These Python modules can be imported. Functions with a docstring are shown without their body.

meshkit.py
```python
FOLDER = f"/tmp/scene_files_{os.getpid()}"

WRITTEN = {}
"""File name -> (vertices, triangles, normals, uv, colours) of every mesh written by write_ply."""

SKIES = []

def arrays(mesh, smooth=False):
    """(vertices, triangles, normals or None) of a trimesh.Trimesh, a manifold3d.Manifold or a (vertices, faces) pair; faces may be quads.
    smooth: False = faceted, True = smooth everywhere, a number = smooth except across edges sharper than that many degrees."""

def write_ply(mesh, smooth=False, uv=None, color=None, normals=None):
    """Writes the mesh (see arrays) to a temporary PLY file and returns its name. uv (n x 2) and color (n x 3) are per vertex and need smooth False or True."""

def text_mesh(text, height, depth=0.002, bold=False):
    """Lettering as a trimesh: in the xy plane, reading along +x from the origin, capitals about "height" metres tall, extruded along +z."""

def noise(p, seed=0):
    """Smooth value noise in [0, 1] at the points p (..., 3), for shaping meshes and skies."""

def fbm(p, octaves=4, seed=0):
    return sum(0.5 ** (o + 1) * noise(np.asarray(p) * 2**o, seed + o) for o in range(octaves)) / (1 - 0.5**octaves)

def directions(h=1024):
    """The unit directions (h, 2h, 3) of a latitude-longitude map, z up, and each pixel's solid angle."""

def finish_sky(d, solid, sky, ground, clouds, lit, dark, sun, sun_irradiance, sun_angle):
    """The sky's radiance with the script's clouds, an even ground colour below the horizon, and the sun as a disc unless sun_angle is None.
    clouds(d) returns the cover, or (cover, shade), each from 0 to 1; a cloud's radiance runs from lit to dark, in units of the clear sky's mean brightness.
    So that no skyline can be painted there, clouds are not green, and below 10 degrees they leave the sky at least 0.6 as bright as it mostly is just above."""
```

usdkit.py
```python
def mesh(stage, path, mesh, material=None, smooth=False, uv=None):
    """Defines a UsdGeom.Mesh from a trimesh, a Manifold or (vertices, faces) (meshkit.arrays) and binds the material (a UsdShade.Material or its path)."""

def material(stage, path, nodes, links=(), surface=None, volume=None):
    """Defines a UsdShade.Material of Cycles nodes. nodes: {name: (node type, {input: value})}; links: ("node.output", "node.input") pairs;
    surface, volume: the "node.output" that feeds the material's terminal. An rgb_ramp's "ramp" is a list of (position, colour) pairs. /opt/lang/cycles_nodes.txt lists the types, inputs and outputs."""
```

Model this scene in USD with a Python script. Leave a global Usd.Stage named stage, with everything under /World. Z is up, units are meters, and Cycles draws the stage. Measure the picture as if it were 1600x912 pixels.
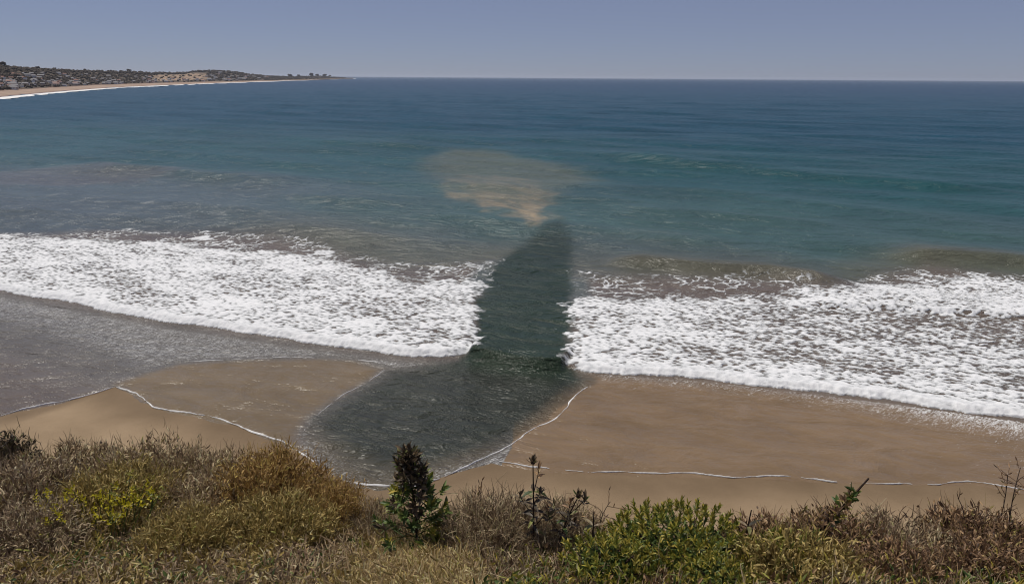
import math, random
import numpy as np, trimesh, usdkit
from scipy import ndimage
from scipy.spatial import cKDTree
from pxr import Usd, UsdGeom, UsdLux, UsdShade, Gf, Sdf, Vt

T = Sdf.ValueTypeNames
stage = Usd.Stage.CreateInMemory()
UsdGeom.SetStageUpAxis(stage, 'Z')
UsdGeom.Xform.Define(stage, '/World')
UsdGeom.Scope.Define(stage, '/World/Looks')

# ------------------------------------------------------------------ camera
CAM_Z, FOCAL, PITCH, ROLL = 25.0, 24.0, 17.43, 0.38
EXPOSURE = -0.2
F_PX = 1600 * FOCAL / 36.0
_p, _r = math.radians(PITCH), math.radians(ROLL)
CF = np.array([0, math.cos(_p), -math.sin(_p)])
_R, _U = np.array([1.0, 0, 0]), np.array([0, math.sin(_p), math.cos(_p)])
CR, CU = math.cos(_r) * _R + math.sin(_r) * _U, math.cos(_r) * _U - math.sin(_r) * _R
cam = UsdGeom.Camera.Define(stage, '/World/camera')
cam.CreateHorizontalApertureAttr(36.0)
cam.CreateVerticalApertureAttr(36.0 * 583 / 1024)
cam.CreateFocalLengthAttr(FOCAL)
cam.CreateClippingRangeAttr(Gf.Vec2f(0.1, 200000.0))
cam.CreateExposureAttr(EXPOSURE)
m4 = Gf.Matrix4d(*CR, 0, *CU, 0, *(-CF), 0, 0, 0, CAM_Z, 1)
cam.AddTransformOp().Set(m4)

# ------------------------------------------------------------------ sky and sun
SUN_EL, SUN_AZ = math.radians(66), math.radians(-52)      # azimuth from +y towards +x
SKY_STRENGTH, SUN_INT = 0.062, 1.0
sun_dir = np.array([math.sin(SUN_AZ) * math.cos(SUN_EL), math.cos(SUN_AZ) * math.cos(SUN_EL), math.sin(SUN_EL)])
L = '/World/Looks/'
usdkit.material(stage, L + 'sky_light', {
    'sky': ('sky_texture', {'sky_type': 'single_scattering', 'sun_disc': False, 'sun_elevation': SUN_EL, 'sun_rotation': SUN_AZ,
                            'altitude': 50.0, 'air_density': 0.55, 'aerosol_density': 0.25, 'ozone_density': 3.0}),
    'tint': ('mix_color', {'blend_type': 'mix', 'fac': 0.5, 'use_clamp': False, 'b': (4.9, 5.2, 8.0)}),      # thin even haze veil
    'bg': ('background_shader', {'strength': SKY_STRENGTH})},
    [('sky.color', 'tint.a'), ('tint.result', 'bg.color')], surface='bg.background')
dome = UsdLux.DomeLight.Define(stage, '/World/sky')
UsdShade.MaterialBindingAPI.Apply(dome.GetPrim()).Bind(UsdShade.Material.Get(stage, L + 'sky_light'))
dome.GetPrim().SetCustomDataByKey('kind', 'structure')
sun = UsdLux.DistantLight.Define(stage, '/World/sun')
sun.CreateNormalizeAttr(True); sun.CreateIntensityAttr(SUN_INT); sun.CreateAngleAttr(0.53)
sun.CreateColorAttr(Gf.Vec3f(1.0, 0.95, 0.87))
_z = sun_dir; _x = np.cross([0, 0, 1.0], _z); _x /= np.linalg.norm(_x); _y = np.cross(_z, _x)
sun.AddTransformOp().Set(Gf.Matrix4d(*_x, 0, *_y, 0, *_z, 0, 0, 0, 100, 1))

# ------------------------------------------------------------------ helpers
used = {}
def numbered(parent, name):
    k = parent + '/' + name
    n = used.get(k, -1) + 1
    used[k] = n
    return k if n == 0 else f'{k}_{n:03d}'
def keys(prim, label=None, cat=None, group=None, kind=None):
    for k, v in (('label', label), ('category', cat), ('group', group), ('kind', kind)):
        if v: prim.SetCustomDataByKey(k, v)
    return prim
def thing(name, label, cat, loc=(0, 0, 0), rz=0.0, group=None, scale=None, rx=0.0):
    x = UsdGeom.Xform.Define(stage, numbered('/World', name))
    x.AddTranslateOp().Set(Gf.Vec3d(*map(float, loc)))
    if rz: x.AddRotateZOp().Set(float(rz))
    if rx: x.AddRotateXOp().Set(float(rx))
    if scale is not None: x.AddScaleOp().Set(Gf.Vec3f(*np.broadcast_to(scale, 3).astype(float).tolist()))
    return keys(x.GetPrim(), label, cat, group)
def leaf_tint(mesh, primvars=None):
    """a fourth column of the vertices is each leaf's own tint"""
    if isinstance(mesh, tuple) and mesh[0].shape[1] == 4:
        return (mesh[0][:, :3], mesh[1]), {**(primvars or {}), 'tint': mesh[0][:, 3]}
    return mesh, primvars
def obj(name, mesh, mat, parent=None, smooth=False, label=None, cat=None, group=None, kind=None, primvars=None):
    mesh, primvars = leaf_tint(mesh, primvars)
    p = numbered(str(parent.GetPath()) if parent is not None else '/World', name)
    m = usdkit.mesh(stage, p, mesh, L + mat, smooth=smooth)
    m.CreateDoubleSidedAttr(True)
    for k, v in (primvars or {}).items():
        v = np.asarray(v, np.float32)
        if v.ndim == 2:
            UsdGeom.PrimvarsAPI(m).CreatePrimvar(k, T.Color3fArray, 'vertex').Set(Vt.Vec3fArray.FromNumpy(v))
        else:
            UsdGeom.PrimvarsAPI(m).CreatePrimvar(k, T.FloatArray, 'vertex').Set(Vt.FloatArray.FromNumpy(v))
    return keys(m.GetPrim(), label, cat, group, kind)
def copy(src, name, label, cat, loc, rz=0.0, group=None, scale=1.0, rx=0.0):
    t = thing(name, label, cat, loc, rz, group, scale, rx)
    t.GetReferences().AddInternalReference(src.GetPath())
    t.SetInstanceable(True)
    return t

_tables = {}
def vn(x, y, seed=0):
    """smooth noise in about 0..1"""
    if seed not in _tables:
        _tables[seed] = ndimage.spline_filter(np.random.default_rng(seed + 77).random((256, 256)), order=3, mode='grid-wrap')
    x, y = np.asarray(x, float), np.asarray(y, float)
    o = ndimage.map_coordinates(_tables[seed], [np.atleast_1d(y) % 256, np.atleast_1d(x) % 256], order=3, mode='grid-wrap', prefilter=False)
    return o if x.ndim else o[0]
def fbm(x, y, octaves=4, seed=0, gain=0.5):
    a, tot, out = 1.0, 0.0, 0.0
    for k in range(octaves):
        out = out + a * vn(x * 2.03 ** k + 17.3 * k, y * 2.03 ** k + 5.1 * k, seed + k)
        tot += a; a *= gain
    return out / tot
def sst(a, b, x):
    t = np.clip((x - a) / (b - a), 0, 1)
    return t * t * (3 - 2 * t)

# ------------------------------------------------------------------ shore frame, beach surface, pixel -> ground
def ray(u, v):
    return CF + (u - 800) / F_PX * CR - (v - 456) / F_PX * CU
def flat(u, v, z=0.0):
    d = ray(u, v)
    return np.array([0, 0, CAM_Z]) + d * (z - CAM_Z) / d[2]
P1, P2 = flat(0, 455), flat(1600, 657)
ES = (P2 - P1)[:2] / np.linalg.norm((P2 - P1)[:2])
ET = np.array([-ES[1], ES[0]])
O = flat(800, 575)[:2]
def to_st(x, y):
    return (x - O[0]) * ES[0] + (y - O[1]) * ES[1], (x - O[0]) * ET[0] + (y - O[1]) * ET[1]
def to_xy(s, t):
    return O[0] + s * ES[0] + t * ET[0], O[1] + s * ES[1] + t * ET[1]
def beach_t(t):
    """the sand's height: it climbs gently inland and dips under the sea"""
    inland = np.maximum(0, -(t + 3.0))
    return 0.028 * inland ** 2 / (inland + 3.0) + 0.0012 * inland ** 1.5
def ground(u, v):
    z = 0.0
    for _ in range(8):
        p = flat(u, v, z)
        z = float(beach_t(to_st(p[0], p[1])[1]))
    return p
def line_st(pts):
    return np.array([to_st(*ground(u, v)[:2]) for u, v in pts])
def curve(pts):
    """an edge across the picture as t over s"""
    a = line_st(pts); a = a[np.argsort(a[:, 0])]
    return lambda s: np.interp(s, a[:, 0], a[:, 1])
def poly_sd(s, t, poly):
    """signed distance to a closed outline, negative inside"""
    poly = np.asarray(poly); s = np.asarray(s); t = np.asarray(t)
    d = np.full(s.shape, 1e18); inside = np.zeros(s.shape, bool)
    for a, b in zip(poly, np.roll(poly, -1, 0)):
        e = b - a; ws, wt = s - a[0], t - a[1]
        k = np.clip((ws * e[0] + wt * e[1]) / (e @ e), 0, 1)
        d = np.minimum(d, (ws - e[0] * k) ** 2 + (wt - e[1] * k) ** 2)
        c = ((a[1] <= t) & (b[1] > t)) | ((b[1] <= t) & (a[1] > t))
        xc = a[0] + (t - a[1]) * e[0] / (e[1] if e[1] else 1e-12)
        inside ^= c & (s < xc)
    d = np.sqrt(d)
    return np.where(inside, -d, d)

front_left = curve([(-500, 400), (0, 455), (100, 473), (200, 493), (300, 510), (400, 524), (500, 540), (600, 553), (640, 558), (680, 560), (715, 557), (745, 550)])
back_left = curve([(-500, 330), (0, 365), (130, 376), (300, 383), (450, 390), (520, 400), (560, 412), (640, 438), (700, 441), (800, 441)])
faint_left = curve([(-500, 328), (0, 361), (100, 360), (200, 356), (330, 357), (430, 362), (490, 372), (560, 395), (620, 408), (700, 411), (800, 404)])
front_right = curve([(860, 565), (885, 573), (920, 580), (1000, 587), (1100, 593), (1200, 605), (1300, 617), (1400, 629), (1500, 643), (1600, 657), (2200, 735)])
back_right = curve([(800, 462), (890, 464), (950, 464), (1000, 467), (1100, 470), (1200, 466), (1300, 458), (1400, 440), (1500, 428), (1600, 436), (2200, 470)])
faint_right = curve([(800, 420), (890, 420), (950, 428), (1030, 428), (1100, 431), (1200, 432), (1300, 444), (1360, 424), (1450, 410), (1600, 430), (2200, 468)])
second_front = curve([(1150, 474), (1230, 482), (1320, 486), (1400, 491), (1500, 497), (1600, 505), (2200, 560)])
wet_edge = curve([(-700, 800), (-300, 735), (-60, 668), (30, 642), (100, 628), (150, 612), (185, 602), (240, 635), (300, 648), (380, 665), (440, 690), (480, 710), (500, 726), (530, 745), (560, 758), (620, 762), (690, 745),
                  (770, 719), (830, 731), (900, 736), (1040, 741), (1200, 745), (1350, 753), (1440, 757), (1520, 754), (1570, 765), (1800, 790), (2300, 880)])
channel = line_st([(880, 340), (893, 365), (897, 390), (891, 430), (890, 470), (894, 520), (886, 572), (905, 600), (905, 618), (850, 662), (765, 714), (690, 745), (620, 775), (540, 770), (500, 728),
                   (470, 687), (474, 670), (488, 653), (513, 635), (546, 614), (583, 595), (603, 578), (660, 573), (716, 564), (738, 549), (746, 500), (752, 450), (775, 413), (805, 388), (840, 360)])
pool = line_st([(886, 572), (940, 592), (905, 615), (850, 660), (765, 714), (690, 745), (620, 775), (540, 775), (500, 728), (470, 687), (474, 670), (488, 653), (513, 635), (546, 614), (583, 595), (603, 578), (660, 573), (716, 564), (738, 549)])
swash_left = line_st([(170, 600), (280, 567), (400, 561), (500, 559), (560, 563), (603, 576), (583, 595), (546, 614), (513, 635), (488, 653), (474, 670), (470, 687), (500, 730), (440, 705), (380, 680), (240, 650)])
plume_core = line_st([(838, 358), (800, 344), (760, 328), (715, 315), (690, 300), (688, 285), (730, 270), (790, 268), (850, 285), (868, 305), (866, 330), (858, 350)])
plume_halo = line_st([(838, 362), (770, 335), (700, 312), (660, 285), (640, 262), (650, 243), (700, 233), (780, 236), (850, 248), (920, 260), (965, 280), (950, 292), (900, 305), (880, 330)])
gray_patch = line_st([(-300, 240), (0, 262), (150, 258), (330, 270), (200, 290), (0, 300), (-300, 290)])

# crests of unbroken swells: points, height, shoreward width, seaward width
_mid = line_st([(800, 700), (810, 575), (820, 520), (822, 460), (838, 410), (862, 360), (868, 320)]); _mid = _mid[np.argsort(_mid[:, 1])]
def mid_s(t):
    """the middle of the channel at a distance offshore"""
    return np.interp(t, _mid[:, 1], _mid[:, 0])
crests = [([(735, 548), (760, 557), (800, 566), (840, 571), (885, 572)], 0.8, 1.1, 3.5, 0.5),
          ([(940, 405), (1000, 411), (1060, 417), (1130, 423), (1200, 428), (1280, 438), (1340, 446)], 1.5, 2.4, 6.0, 6),
          ([(1380, 398), (1440, 402), (1500, 405), (1570, 411), (1640, 418), (1800, 430)], 1.5, 2.4, 6.0, 6),
          ([(930, 240), (1000, 249), (1060, 255), (1150, 264), (1250, 274), (1400, 287), (1600, 305)], 1.9, 6, 14, 25),
          ([(120, 259), (200, 266), (260, 270), (330, 279), (400, 284), (470, 293)], 1.6, 5, 10, 14),
          ([(400, 300), (470, 310), (540, 321), (620, 333)], 0.85, 4.5, 9, 14),
          ([(430, 216), (500, 222), (580, 227), (680, 233)], 1.35, 7, 18, 25),
          ([(540, 340), (600, 349), (680, 358), (760, 366)], 0.6, 3.4, 7, 10),
          ([(900, 318), (1000, 330), (1100, 338), (1250, 352), (1400, 366)], 0.75, 4, 8, 14),
          ([(-200, 318), (0, 330), (120, 338), (260, 345)], 0.7, 4, 8, 12),
          ([(980, 368), (1060, 374), (1180, 384), (1300, 396)], 0.5, 3.5, 6, 9)]
crest_data = []
for pts, a, w1, w2, taper in crests:
    q = line_st(pts); q = q[np.argsort(q[:, 0])]
    crest_data.append((q, a, w1, w2, taper))

def bore(tau, height, rise, decay):
    return np.where(tau > 0, height * sst(0, rise, tau) * np.exp(-np.maximum(tau - rise, 0) / decay), 0.0)

front_wiggle = lambda s: 0.6 * (vn(s * 0.25, 0 * s, 3) - 0.5) + 0.26 * (vn(s * 0.9, 0 * s, 4) - 0.5) + 0.14 * (vn(s * 3.3, 0 * s, 5) - 0.5) * 1.0 + 0.14 * (vn(s * 7.0, 0 * s, 6) - 0.5)
def sea_height(s, t, far_fade=True, sdc=None):
    """waves above the still sea"""
    h = np.zeros_like(s)
    rng = np.random.default_rng(11)
    off = sst(8, 45, t)
    for k in range(14):
        lam = 9 * 1.25 ** k
        ang = rng.normal(0, 0.28) ; ph = rng.uniform(0, 6.28)
        kk = 2 * math.pi / lam
        amp = min(0.0065 * lam, 0.22)
        h += off * amp * np.sin(kk * (t * math.cos(ang) + s * math.sin(ang)) + ph)
    for q, a, w1, w2, taper in crest_data:
        tc = np.interp(s, q[:, 0], q[:, 1]) + 0.25 * w1 * (vn(s * 0.6 / w1, 0 * s, 9) - 0.5) * 2
        tau = t - tc
        ends = sst(q[0, 0] - taper * .3, q[0, 0] + taper, s) * (1 - sst(q[-1, 0] - taper, q[-1, 0] + taper * .3, s))
        w = np.where(tau < 0, w1, w2)
        h += a * ends * np.exp(-(tau / w) ** 2)
    if sdc is None: sdc = poly_sd(s, t, channel)
    near = sst(-0.8, 1.2, sdc)
    fl, fr = front_left(s) + front_wiggle(s), front_right(s) + front_wiggle(s)
    h += bore(t - fl, 0.42, 0.9, 16.0) * near * (s < mid_s(t))
    h += bore(t - fr, 0.34, 0.8, 14.0) * near * (s >= mid_s(t))
    h += bore(t - second_front(s) - front_wiggle(s + 40), 0.5, 1.0, 9.0) * sst(line_st([(1180, 478)])[0, 0], line_st([(1330, 487)])[0, 0], s)
    return h

# ------------------------------------------------------------------ setting materials
def mat(name, nodes, links, surface='p.BSDF'):
    return usdkit.material(stage, L + name, nodes, links, surface=surface)

WATER = {
    'geo': ('geometry', {}), 'col': ('attribute', {'attribute': 'watercol'}), 'str': ('attribute', {'attribute': 'streak'}),
    'chp': ('attribute', {'attribute': 'chop'}), 'spc': ('attribute', {'attribute': 'gloss'}),
    # wind chop: crests run along the shore
    'rot': ('mapping', {'mapping_type': 'texture', 'rotation': (0, 0, -0.25), 'scale': (2.2, 1.0, 1.0)}),
    'n1': ('noise_texture', {'scale': 0.42, 'detail': 5.0, 'roughness': 0.62, 'distortion': 0.6}),
    'n2': ('noise_texture', {'scale': 2.3, 'detail': 3.0, 'roughness': 0.6, 'distortion': 0.3}),
    'b1': ('bump', {'strength': 1.0, 'distance': 0.95}), 'b2': ('bump', {'strength': 0.8, 'distance': 0.11}),
    # ripples too small to see one by one
    'n3': ('noise_texture', {'scale': 1.3, 'detail': 5.0, 'roughness': 0.72}),
    'sub': ('vector_math', {'math_type': 'subtract', 'vector2': (0.5, 0.5, 0.5)}),
    'scl': ('vector_math', {'math_type': 'multiply', 'vector2': (0.7, 1.0, 0.0)}),
    'add': ('vector_math', {'math_type': 'add'}), 'nrm': ('vector_math', {'math_type': 'normalize'}),
    # slow tonal drift of the water itself
    'vm': ('map_range', {'from_min': 0.3, 'from_max': 0.7, 'to_min': 0.86, 'to_max': 1.14}), 'cn': ('mix_color', {'blend_type': 'multiply', 'fac': 1.0}),
    'n4': ('noise_texture', {'scale': 0.055, 'detail': 4.0, 'roughness': 0.55}),
    'v4': ('map_range', {'from_min': 0.3, 'from_max': 0.7, 'to_min': 0.84, 'to_max': 1.16}),
    'cm': ('mix_color', {'blend_type': 'multiply', 'fac': 1.0}),
    # flecks of foam drawn out along the swash
    'srot': ('mapping', {'mapping_type': 'texture', 'rotation': (0, 0, 0.62), 'scale': (1.9, 0.5, 1.0)}),
    'sn': ('noise_texture', {'scale': 3.6, 'detail': 6.0, 'roughness': 0.72, 'distortion': 1.6}),
    'sa': ('math', {'math_type': 'add'}), 'sr': ('map_range', {'from_min': 0.98, 'from_max': 1.13, 'to_min': 0.0, 'to_max': 1.0, 'clamp': True}),
    'fm': ('mix_color', {'blend_type': 'mix'}),
    'ro': ('map_range', {'from_min': 0, 'from_max': 1, 'to_min': 0.27, 'to_max': 0.7}),
    'p': ('principled_bsdf', {'ior': 1.333, 'roughness': 0.2})}
LINKS = [('geo.position', 'rot.vector'), ('rot.vector', 'n1.vector'), ('rot.vector', 'n2.vector'), ('n1.fac', 'b1.height'), ('chp.fac', 'b1.strength'), ('chp.fac', 'b2.strength'), ('n2.fac', 'b2.height'), ('b1.normal', 'b2.normal'),
         ('rot.vector', 'n3.vector'), ('n3.color', 'sub.vector1'), ('sub.vector', 'scl.vector1'), ('scl.vector', 'add.vector1'), ('b2.normal', 'add.vector2'), ('add.vector', 'nrm.vector1'),
         ('rot.vector', 'n4.vector'), ('n4.fac', 'v4.value'), ('col.color', 'cm.a'), ('v4.result', 'cm.b'),
         ('geo.position', 'srot.vector'), ('srot.vector', 'sn.vector'), ('sn.fac', 'sa.value1'), ('str.fac', 'sa.value2'), ('sa.value', 'sr.value'), ('sr.result', 'fm.fac'), ('n1.fac', 'vm.value'), ('cm.result', 'cn.a'), ('vm.result', 'cn.b'), ('cn.result', 'fm.a'),
         ('fm.result', 'p.base_color'), ('nrm.vector', 'p.normal'), ('sr.result', 'ro.value'), ('ro.result', 'p.roughness'), ('spc.fac', 'p.specular_ior_level')]
WATER['fm'][1]['b'] = (0.72, 0.72, 0.70)
mat('sea_water', WATER, LINKS)

mat('beach_sand', {
    'geo': ('geometry', {}), 'n1': ('noise_texture', {'scale': 0.22, 'detail': 6.0, 'roughness': 0.6}), 'n2': ('noise_texture', {'scale': 40.0, 'detail': 3.0}),
    'wet': ('attribute', {'attribute': 'wet'}),
    'r': ('rgb_ramp', {'ramp': [(0.3, (0.235, 0.165, 0.095)), (0.55, (0.285, 0.203, 0.120)), (0.75, (0.33, 0.238, 0.145))]}),
    'k': ('map_range', {'from_min': 0.3, 'from_max': 0.7, 'to_min': 0.86, 'to_max': 1.12}),
    'm': ('mix_color', {'blend_type': 'multiply', 'fac': 1.0}), 'w': ('mix_color', {'blend_type': 'multiply', 'b': (0.62, 0.60, 0.58)}),
    'bn': ('noise_texture', {'scale': 3.0, 'detail': 6.0, 'roughness': 0.6}), 'b': ('bump', {'strength': 0.5, 'distance': 0.06}),
    'p': ('principled_bsdf', {'roughness': 0.85, 'specular_ior_level': 0.25})},
    [('geo.position', 'n1.vector'), ('geo.position', 'n2.vector'), ('n1.fac', 'r.fac'), ('r.color', 'm.a'), ('n2.fac', 'k.value'), ('k.result', 'm.b'), ('m.result', 'w.a'), ('wet.fac', 'w.fac'),
     ('w.result', 'p.base_color'), ('geo.position', 'bn.vector'), ('bn.fac', 'b.height'), ('b.normal', 'p.normal')])

mat('white_foam', {
    'geo': ('geometry', {}), 'cov': ('attribute', {'attribute': 'cover'}),
    'n1': ('noise_texture', {'scale': 5.5, 'detail': 5.0, 'roughness': 0.65, 'distortion': 0.5}), 'b': ('bump', {'strength': 0.7, 'distance': 0.05}),
    'n2': ('noise_texture', {'scale': 3.4, 'detail': 5.0, 'roughness': 0.7, 'distortion': 0.8}),
    'a': ('math', {'math_type': 'multiply_add', 'value2': 0.9}), 'c': ('map_range', {'from_min': 0.46, 'from_max': 1.02, 'clamp': True}),
    'r': ('rgb_ramp', {'ramp': [(0.0, (0.50, 0.52, 0.515)), (0.5, (0.60, 0.61, 0.605)), (0.8, (0.68, 0.685, 0.68)), (1.0, (0.76, 0.76, 0.75))]}),
    'd': ('principled_bsdf', {'roughness': 0.75, 'specular_ior_level': 0.25}), 't': ('transparent_bsdf', {}), 'p': ('mix_closure', {})},
    [('geo.position', 'n1.vector'), ('n1.fac', 'b.height'), ('b.normal', 'd.normal'), ('cov.fac', 'r.fac'), ('r.color', 'd.base_color'), ('geo.position', 'n2.vector'), ('n2.fac', 'a.value1'), ('cov.fac', 'a.value3'),
     ('a.value', 'c.value'), ('c.result', 'p.fac'), ('t.BSDF', 'p.closure1'), ('d.BSDF', 'p.closure2')], surface='p.closure')

mat('coast_ground', {
    'geo': ('geometry', {}), 'col': ('attribute', {'attribute': 'landcol'}), 'n': ('noise_texture', {'scale': 0.03, 'detail': 6.0, 'roughness': 0.7}),
    'k': ('map_range', {'from_min': 0.3, 'from_max': 0.7, 'to_min': 0.75, 'to_max': 1.2}), 'm': ('mix_color', {'blend_type': 'multiply', 'fac': 1.0}),
    'p': ('principled_bsdf', {'roughness': 0.95, 'specular_ior_level': 0.1})},
    [('geo.position', 'n.vector'), ('n.fac', 'k.value'), ('col.color', 'm.a'), ('k.result', 'm.b'), ('m.result', 'p.base_color')])

def grid_faces(nr, nc):
    i, j = np.meshgrid(np.arange(nr - 1), np.arange(nc - 1), indexing='ij')
    a = (i * nc + j).ravel()
    return np.vstack([np.stack([a, a + 1, a + nc + 1], 1), np.stack([a, a + nc + 1, a + nc], 1)])
def trim(v, f, keep, *attrs):
    f = f[keep]
    u, inv = np.unique(f, return_inverse=True)
    return (v[u], inv.reshape(-1, 3)) + tuple(a[u] for a in attrs)

# ------------------------------------------------------------------ the sea, one sheet to the horizon, finer near the shore
dep = np.concatenate([np.linspace(44, 12, 560), np.linspace(12, 1.2, 300)[1:], np.geomspace(1.2, 0.028, 60)[1:]])
dist = CAM_Z / np.tan(np.radians(dep))
azs = np.concatenate([np.linspace(-100, -47, 60)[:-1], np.linspace(-47, 47, 1000), np.linspace(47, 100, 60)[1:]])
AZ, DI = np.meshgrid(np.radians(azs), dist)
X, Y = DI * np.sin(AZ), DI * np.cos(AZ)
S, TT = to_st(X, Y)
sd_ch = poly_sd(S, TT, channel)
sd_pool = poly_sd(S, TT, pool)
sd_swl = poly_sd(S, TT, swash_left)
h = sea_height(S, TT, sdc=sd_ch)
tw = wet_edge(S) + 0.35 * (vn(S * 0.5, 0 * S, 21) - 0.5) + 0.18 * (vn(S * 1.9, 0 * S, 22) - 0.5)
film = 0.05 * sst(-0.05, 1.2, TT - tw) - 0.30 * (1 - sst(-1.4, 0.0, TT - tw))
B = beach_t(TT)
Z = B + film + h
Z[DI > 3000] = 0
# the water's own colour: sand and silt stirred up near the shore, deeper blue further out
def lerp(a, b, k): return a + (np.asarray(b) - a) * k[..., None]
wob = 6 * (fbm(S * .05, TT * .05, 3, 31) - .5)
col = np.zeros(S.shape + (3,)) + np.array([0.085, 0.098, 0.088])
col = lerp(col, (0.042, 0.088, 0.080), sst(34, 66, TT + wob * 2 + 8 * sst(10, 60, S)))
col = lerp(col, (0.012, 0.067, 0.070), sst(60, 130, TT + wob * 4))
col = lerp(col, (0.005, 0.051, 0.078), sst(120, 330, TT + wob * 8))
col = lerp(col, (0.004, 0.040, 0.076), sst(400, 2200, TT))
fnt = np.where(S < mid_s(TT), faint_left(S), faint_right(S))
col = lerp(col, (0.088, 0.090, 0.062), .75 * (1 - sst(1, 17, TT - fnt)) * sst(-75, -40, S))
for q, a, w1, w2, taper in crest_data[1:3]:
    e_ = sst(q[0, 0] - 3, q[0, 0] + 6, S) * (1 - sst(q[-1, 0] - 6, q[-1, 0] + 3, S))
    col = lerp(col, (0.105, 0.095, 0.058), .5 * e_ * np.exp(-((TT - np.interp(S, q[:, 0], q[:, 1]) + 1) / 3.2) ** 2))
col = lerp(col, (0.075, 0.098, 0.108), 0.8 * (1 - sst(-90, -35, S)) * (1 - sst(75, 105, TT)))
sandy = (1 - sst(-6, 3, TT - np.where(S < mid_s(TT), faint_left(S), faint_right(S))))
col = lerp(col, (0.125, 0.100, 0.082), sandy)
ahead_l = (1 - sst(-2, 1, TT - front_left(S))) * (S < mid_s(TT))
col = lerp(col, (0.114, 0.103, 0.088), ahead_l * sst(-20, -9, TT + .15 * (S + 35)))
ahead_r = (1 - sst(-2, 0.5, TT - front_right(S))) * (S >= mid_s(TT))
col = lerp(col, (0.185, 0.125, 0.070), ahead_r)
col = lerp(col, (0.200, 0.136, 0.078), ahead_r * (1 - sst(2, 7, TT - tw)) * .7)
col = lerp(col, (0.160, 0.118, 0.069), sst(0.3, -1.2, sd_swl))
col = lerp(col, (0.036, 0.040, 0.029), (.45 * sst(0.15, -.35, sd_pool + .5 * (vn(S * .9, TT * .9, 48) - .5)) + .55 * sst(0, -2.2, sd_pool)))
col = lerp(col, (0.125, 0.100, 0.066), sst(0.3, -0.6, sd_pool) * (1 - sst(0.3, 4.5, TT - tw)) * .7)
chn = sd_ch + 1.4 * (fbm(S * .4, TT * .4, 4, 43) - .5)
col = lerp(col, (0.085, 0.098, 0.088), sst(3.5, 1.5, sd_ch) * sandy * sst(15, 25, TT))
col = lerp(col, (0.019, 0.034, 0.019), sst(0.9, -0.7 - 1.5 * sst(25, 55, TT), chn) * (1 - .45 * sst(38, 64, TT)) * sst(-4, 1.5, TT))
col = lerp(col, (0.024, 0.037, 0.021), .8 * sst(.2, -.5, sd_ch) * np.exp(-((TT - np.interp(S, crest_data[0][0][:, 0], crest_data[0][0][:, 1]) + .5) / 1.0) ** 2))
sd_core, sd_halo = poly_sd(S, TT, plume_core), poly_sd(S, TT, plume_halo)
rag = 6 * (fbm(S * .22 + .5 * fbm(S * .1, TT * .1, 2, 44), TT * .12, 5, 41, .6) - .5)
col = lerp(col, (0.090, 0.108, 0.076), 0.8 * sst(2.5, -10, sd_halo + rag))
col = lerp(col, (0.245, 0.200, 0.122), 0.95 * sst(1, -4.5, sd_core + 1.5 * rag) * (1.1 - .85 * sst(55, 100, TT)) * (.55 + .9 * sst(.35, .65, fbm(S * .3 + .25 * TT, TT * .16, 5, 47, .6))))
col = lerp(col, (0.115, 0.105, 0.100), 0.5 * sst(0, -9, poly_sd(S, TT, gray_patch) + rag * 2))
streak = np.zeros_like(S)
streak = np.maximum(streak, 0.47 * ahead_l * sst(-19, -7, TT + .22 * (S + 35)) * sst(1.0, -1.0, sd_pool) ** 0)
streak = np.where((sd_swl < 0.6), 0.262 + .12 * sst(2.5, 0, TT - tw), streak)
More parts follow.
